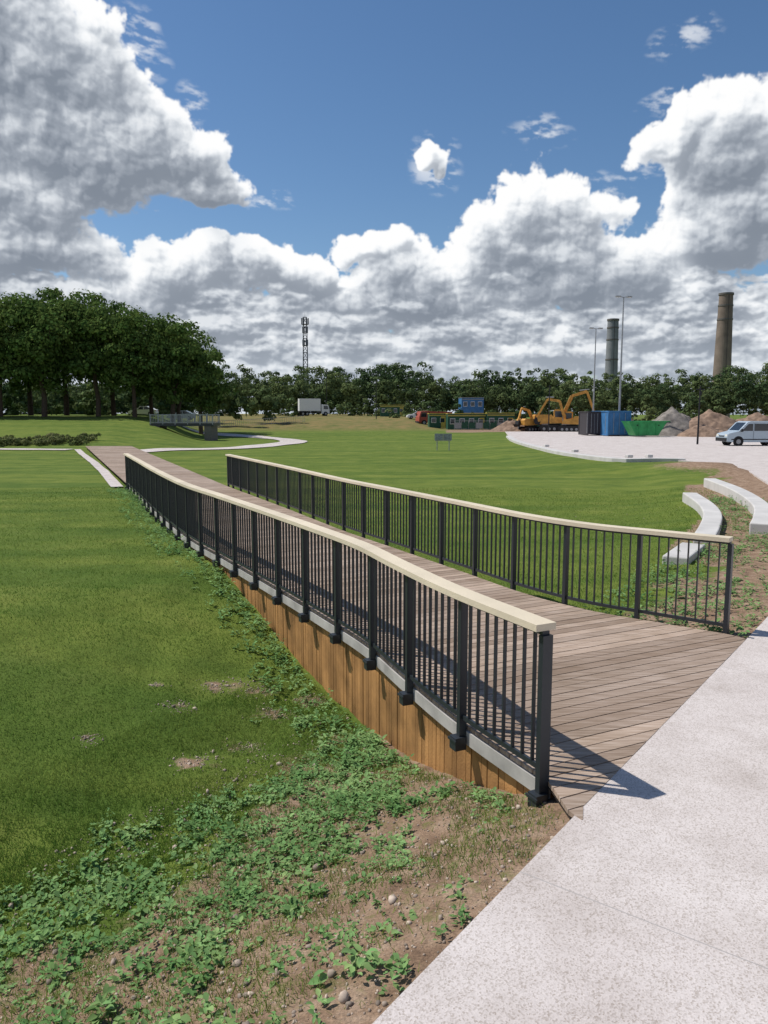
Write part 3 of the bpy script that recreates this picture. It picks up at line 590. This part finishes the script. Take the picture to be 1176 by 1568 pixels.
for y in(-1.15,1.15):
    B.box((0,y,2.0),(7.4,.10,.10),2); B.box((0,y,1.15),(7.4,.06,.06),2)
    for k in range(38): B.box((-3.6+k*.195,y,1.5),(.04,.04,1.0),2)
    for k in range(6): B.box((-3.6+k*1.44,y,1.5),(.12,.12,1.15),2)
B.obj('small_railed_bridge',[M_steel,mat('bridge_abutment',(.14,.13,.12),.9),M_grey],loc=(-22.6,88,.45),rz=-.1)
B=Bld()
for x in(-.5,.5): B.cyl((x,0,-.3),(x,0,1.3),.04,.04,0,8)
B.box((-.36,-.05,1.0),(.70,.03,.56),0); B.box((.36,-.05,1.0),(.70,.03,.56),0); B.box((-.36,-.07,1.0),(.62,.006,.48),2); B.box((.36,-.07,1.0),(.62,.006,.48),2)
B.beam((-.65,0,.7),(.65,0,.7),.03,.03,0)
B.obj('information_sign',[M_grey,M_steel,mat('sign_face',(.26,.28,.29),.5,nscale=9,namt=.4)],loc=(4.9,64,zz(4.9,64)+.1))
def lamp(name,loc,H,double,r=.13):
    B=Bld(); B.cyl((0,0,0),(0,0,1.2),r*1.3,r*1.3,0,10); B.cyl((0,0,1.2),(0,0,H),r,r*.5,0,10)
    for s in((-1,1) if double else (1,)):
        B.beam((0,0,H-.05),(s*.5,0,H+.05),.07,.07,0); B.box((s*.7,0,H+.05),(.6,.3,.14),0); B.box((s*.7,0,H-.03),(.5,.24,.02),1)
    B.obj(name,[M_grey,M_lamp],loc=loc,rz=.2)
lamp('street_lamp',(27.6,91,0),15.9,True); lamp('street_lamp',(30.2,112,0),14.6,True,.12)
def pole(loc,H):
    B=Bld(); B.cyl((0,0,-.2),(0,0,H),.09,.06,0,8); B.beam((-.3,0,H-.3),(.3,0,H-.3),.08,.08,0); B.box((.0,-.12,H-.6),(.18,.12,.3),0); B.obj('utility_pole',[M_blk],loc=loc)
pole((23.4,110,0),6.6); pole((-14.3,194,1.6),12); pole((-1.5,150,1),8); pole((26.6,65.5,0),4.9)
B=Bld(); H=33.5
for k in range(15):
    z0=k*H/15; z1=(k+1)*H/15; w0=.9-.35*k/15; w1=.9-.35*(k+1)/15
    c0=[(sx*w0,sy*w0,z0) for sx,sy in((-1,-1),(1,-1),(1,1),(-1,1))]; c1=[(sx*w1,sy*w1,z1) for sx,sy in((-1,-1),(1,-1),(1,1),(-1,1))]
    for i in range(4): B.cyl(c0[i],c1[i],.11,.11,0,5); B.cyl(c0[i],c1[(i+1)%4],.08,.08,0,4); B.cyl(c1[i],c1[(i+1)%4],.08,.08,0,4)
for z,q in((31.3,1.1),(28.6,.8),(24.5,.8)):
    B.cyl((0,0,z-.15),(0,0,z),q,q,0,10)
    for k in range(6): a=k*math.pi/3; B.box((q*math.cos(a),q*math.sin(a),z+.9),(.28,.36,2.0),0,rz=a)
B.cyl((0,0,33),(0,0,35),.06,.03,0,5)
B.obj('telecom_mast',[mat('mast_grey',(.16,.17,.18),.6)],loc=(-25.6,255,0))
M_ch1=mat('grey_concrete_chimney',(.20,.21,.22),.85,nscale=.15,namt=.2); M_ch2=mat('brick_chimney_stack',(.19,.15,.12),.9,nscale=.2,namt=.25)
def chimney(name,loc,H,r0,r1,m,bands):
    B=Bld(); n=10
    for k in range(n):
        a=k/n;b=(k+1)/n; B.cyl((0,0,H*a),(0,0,H*b),r0+(r1-r0)*a,r0+(r1-r0)*b,0,32)
    for z in bands: rr=r0+(r1-r0)*z/H; B.cyl((0,0,z-.35),(0,0,z+.35),rr+.18,rr+.18,1,32)
    B.cyl((0,0,H),(0,0,H+.9),r1+.3,r1+.3,1,32); B.cyl((0,0,H+.91),(0,0,H+.95),r1-.4,r1-.4,2,24)
    for k in range(40): B.cyl((r0*.0,-(r0+(r1-r0)*k/40)-.15,H*k/40),(0,-(r0+(r1-r0)*(k+1)/40)-.15,H*(k+1)/40),.09,.09,2,4)
    B.obj(name,[m,mat(name+'_band',(.13,.12,.11),.8),M_blk],loc=loc)
chimney('concrete_chimney',(117,402,0),49.5,3.6,2.75,M_ch1,[30,40,46])
chimney('brick_chimney',(151.5,350,0),54.5,4.3,2.9,M_ch2,[44,50])

# ------------------------------------------------------------------ cumulus field (computed here, mapped by azimuth / elevation)
W,Hh=1800,720; PX=20.
az1=np.linspace(-45,45,W,endpoint=False); el1=np.linspace(-1,35,Hh); A,E=np.meshgrid(az1,el1)
crng=np.random.default_rng(5); TAB=crng.random((10,512,512)).astype(np.float32)
def pn_(a,e,f,k):      # periodic gradient noise
    per=int(round(90*f)); x=(a+45)*f+k*.37; y=e*f+37+k*.61; xi=np.floor(x).astype(int); yi=np.floor(y).astype(int); fx=x-xi; fy=y-yi
    ux=fx*fx*fx*(fx*(fx*6-15)+10); uy=fy*fy*fy*(fy*(fy*6-15)+10); T_=TAB[k%10]; r=[]
    for dx in(0,1):
        for dy in(0,1):
            th=T_[((xi+dx)%per)%512,(yi+dy)%512]*6.2831853; r.append(np.cos(th)*(fx-dx)+np.sin(th)*(fy-dy))
    return (r[0]*(1-uy)+r[1]*uy)*(1-ux)+(r[2]*(1-uy)+r[3]*uy)*ux
def pf(a,e,f,o,k,gain=.5):
    r=0;g=1.
    for i in range(o): r=r+g*pn_(a,e,f*2**i,k+i); g*=gain
    return r
def wor(a,e,f,k):       # periodic cellular noise, squared distance: rounded domes
    per=int(round(90*f)); x=(a+45)*f; y=e*f+37; xi=np.floor(x).astype(int); yi=np.floor(y).astype(int); d=np.full(a.shape,9.,np.float32); T1=TAB[k%10];T2=TAB[(k+3)%10]
    for dx in(-1,0,1):
        for dy in(-1,0,1):
            cx=((xi+dx)%per)%512; cy=(yi+dy)%512; q=(xi+dx+.15+.7*T1[cx,cy]-x)**2+(yi+dy+.15+.7*T2[cx,cy]-y)**2; d=np.minimum(d,q)
    return d
wa=pf(A,E,.15,4,0)*2.6; we=pf(A,E,.15,4,4)*2.0
fa=pf(A,E,.8,4,2)*.45; fe=pf(A,E,.8,4,6)*.45
A2=A+wa; E2=E+we
blobs=[(-28,23,7.6,5.8),(-23.0,20.4,5.8,4.8),(-21.5,16.8,8.2,4.0),(-16.5,16.6,4.9,3.2),(-13.2,15.4,3.0,1.7),
 (-26,12.2,6.5,3.4),(-25,10.8,7.5,2.8),(-14.5,9.4,8,2.6),(-7.5,10.3,3.6,1.7),(-1.2,11.6,3.8,1.3),(2.5,8.6,7.5,2.8),(7.6,12.0,4.0,2.6),(11.6,12.6,4.3,3.6),(14.5,9.4,6.4,2.6),
 (19.3,17.3,2.9,1.8),(24.0,16.6,6.0,3.7),(23.2,11.9,5.4,3.0),(31,14,7,5),(4.2,17.6,1.25,.75),(-36,15,7,7),(39,22,5,3)]
r2=np.full(A.shape,9.)
for a,e,sa,se in blobs:
    dx=(A2-a)/sa; dy=(E2-e)/se; dy=np.where(dy<0,dy*1.45,dy); q=dx*dx+dy*dy; h_=np.clip(.5+.5*(r2-q)/.3,0,1); r2=r2*(1-h_)+q*h_-.3*h_*(1-h_)
base=1-np.minimum(r2,3)
Aw=A+fa; Ew=E+fe
puff=(.35-wor(Aw,Ew*1.1,.3,1))*.9+(.35-wor(Aw,Ew*1.1,.7,2))*.5+(.35-wor(Aw,Ew*1.1,1.5,4))*.25+(.35-wor(Aw,Ew*1.1,3.2,5))*.11
soft=pf(A+wa*.3,E*1.3,.25,7,3,.54)
Dcl=base*.85+.06+puff*.80+soft*.55
bandb=1-((E2-3.4)/6.6)**2
puf2=(.35-wor(Aw+9,Ew*2.0,.4,6))*.8+(.35-wor(Aw+9,Ew*1.8,.9,7))*.5+(.35-wor(Aw+9,Ew*1.6,2.0,8))*.22
soft2=pf(A+wa*.3,E*2.6,.22,7,5,.55)
Dbd=bandb*.75+.02+puf2*.75+soft2*.8
Dd=np.maximum(Dcl,Dbd)
wisp=np.zeros_like(A)
for a,e,sa,se in ((20.8,22.6,3.4,1.2),(11.2,18.2,2.8,.9),(-17.5,23.3,2.0,2.4),(15.5,15.9,2.8,1.1),(-8.4,15.0,2.2,.8),(18,19.9,2.0,.8),(-14,20.5,2,1.5),(4.2,17.4,2.2,1.8)):
    q=((A2-a)/sa)**2+((E2-e)/se)**2; wisp=np.maximum(wisp,np.clip(1-q,0,1)*np.clip((pf(A+E*1.2,E*2.6,.5,6,5,.6)+.05)*2.2,0,1)*.65)
mask=sstep(0,.26,Dd+pf(A,E,2.0,4,7)*.16)
def sh(M_,da,de):
    sxp=int(round(da*PX)); syp=int(round(de*PX)); R_=np.roll(M_,(-syp,-sxp),(0,1))
    if syp>0: R_[-syp:]=R_[-syp-1]
    return R_
bigD=np.clip(np.maximum(base*.85+.1+(.35-wor(Aw,Ew*1.1,.3,1))*.8+pf(A+wa*.3,E*1.3,.25,3,3)*.4,bandb*.6+(.35-wor(Aw+9,Ew*2.0,.4,6))*.9+pf(A+wa*.3,E*2.6,.22,3,5)*.9),0,1.)
tau=np.zeros_like(A)
for k in range(1,13): tau+=sh(bigD,-.5*.4*k,.86*.4*k)*.4*(1-.5*k/13)
lit=.12+.88*np.exp(-tau*.62)
Dr=np.clip(Dd,-.15,2)
rel=(Dr-sh(Dr,-.15,.25))*.85+(Dr-sh(Dr,-.45,.75))*.60
lit=lit+np.clip(rel,-.30,.5)*.70+(1-sstep(0,.45,Dd))*.14
lit=lit+.10*(1-sstep(2,9,E))
lit=np.clip(lit,0,1)
mask2=np.maximum(mask,wisp); lit=np.where(mask<wisp,.85,lit); mask=mask2*(1-sstep(32,34.5,E))
img=bpy.data.images.new('cumulus_field',W,Hh,alpha=False); img.colorspace_settings.name='Non-Color'
buf=np.ones((Hh,W,4),np.float32); buf[...,0]=lit; buf[...,1]=mask; buf[...,2]=0; img.pixels.foreach_set(buf.ravel()); img.update(); img.pack()

# ------------------------------------------------------------------ sun and sky
sv=Vector((-.537,.157,.829)).normalized(); el=math.asin(sv.z); az=math.atan2(sv.x,sv.y)
sl=bpy.data.lights.new('sun','SUN'); sl.energy=4.4; sl.angle=math.radians(.53); sl.color=(1,.96,.90)
so=link(bpy.data.objects.new('sun',sl)); so.rotation_euler=sv.to_track_quat('Z','Y').to_euler()
w=bpy.data.worlds.new('World'); scene.world=w; w.use_nodes=True
nt=w.node_tree; nt.nodes.clear(); N=nt.nodes; L=nt.links
out=N.new('ShaderNodeOutputWorld'); sky=N.new('ShaderNodeTexSky'); sky.sky_type='NISHITA'; sky.sun_disc=False; sky.sun_elevation=el; sky.sun_rotation=az; sky.air_density=1.0; sky.dust_density=.3; sky.ozone_density=3.5
hs=N.new('ShaderNodeHueSaturation'); hs.inputs['Saturation'].default_value=1.12; hs.inputs['Value'].default_value=1.0; L.new(sky.outputs[0],hs.inputs['Color'])
b1=N.new('ShaderNodeBackground'); b1.inputs[1].default_value=.10; L.new(hs.outputs[0],b1.inputs[0])
tc=N.new('ShaderNodeTexCoord'); sx=N.new('ShaderNodeSeparateXYZ'); L.new(tc.outputs['Generated'],sx.inputs[0])
azn=mth('MULTIPLY',mth('ARCTAN2',sx.outputs[0],sx.outputs[1]),57.2958); eln=mth('MULTIPLY',mth('ARCSINE',sx.outputs[2]),57.2958)
u=mth('MULTIPLY',mth('ADD',azn,45.),1/90.); v=mth('MINIMUM',mth('MAXIMUM',mth('MULTIPLY',mth('ADD',eln,1.),1/36.),.002),.998)
cb=N.new('ShaderNodeCombineXYZ'); L.new(u,cb.inputs[0]); L.new(v,cb.inputs[1])
it=N.new('ShaderNodeTexImage'); it.image=img; it.extension='REPEAT'; it.interpolation='Cubic'; L.new(cb.outputs[0],it.inputs[0])
sc_=N.new('ShaderNodeSeparateColor'); L.new(it.outputs[0],sc_.inputs[0])
cc=ramp(sc_.outputs[0],[(0,(.22,.255,.31)),(.3,(.37,.41,.47)),(.6,(.66,.70,.75)),(.85,(.93,.95,.97)),(1.0,(1.0,1.0,1.0))])
hz=N.new('ShaderNodeMapRange'); hz.inputs[1].default_value=0; hz.inputs[2].default_value=5; hz.inputs[3].default_value=.5; hz.inputs[4].default_value=0; L.new(eln,hz.inputs[0])
hc=N.new('ShaderNodeRGB'); hc.outputs[0].default_value=(.58,.66,.75,1); cc=mixc(hz.outputs[0],cc,hc.outputs[0])
b2=N.new('ShaderNodeBackground'); b2.inputs[1].default_value=1.0; L.new(cc,b2.inputs[0])
ms=N.new('ShaderNodeMixShader'); L.new(sc_.outputs[1],ms.inputs[0]); L.new(b1.outputs[0],ms.inputs[1]); L.new(b2.outputs[0],ms.inputs[2]); L.new(ms.outputs[0],out.inputs[0])

# ------------------------------------------------------------------ camera
cam=bpy.data.cameras.new('camera'); cam.sensor_fit='VERTICAL'; cam.sensor_height=36; cam.lens=36/2/(784/1178); cam.clip_end=5000; cam.clip_start=.05
co=link(bpy.data.objects.new('camera',cam)); co.location=(0,0,2.6); co.rotation_euler=(math.radians(90-7.3),0,0); scene.camera=co
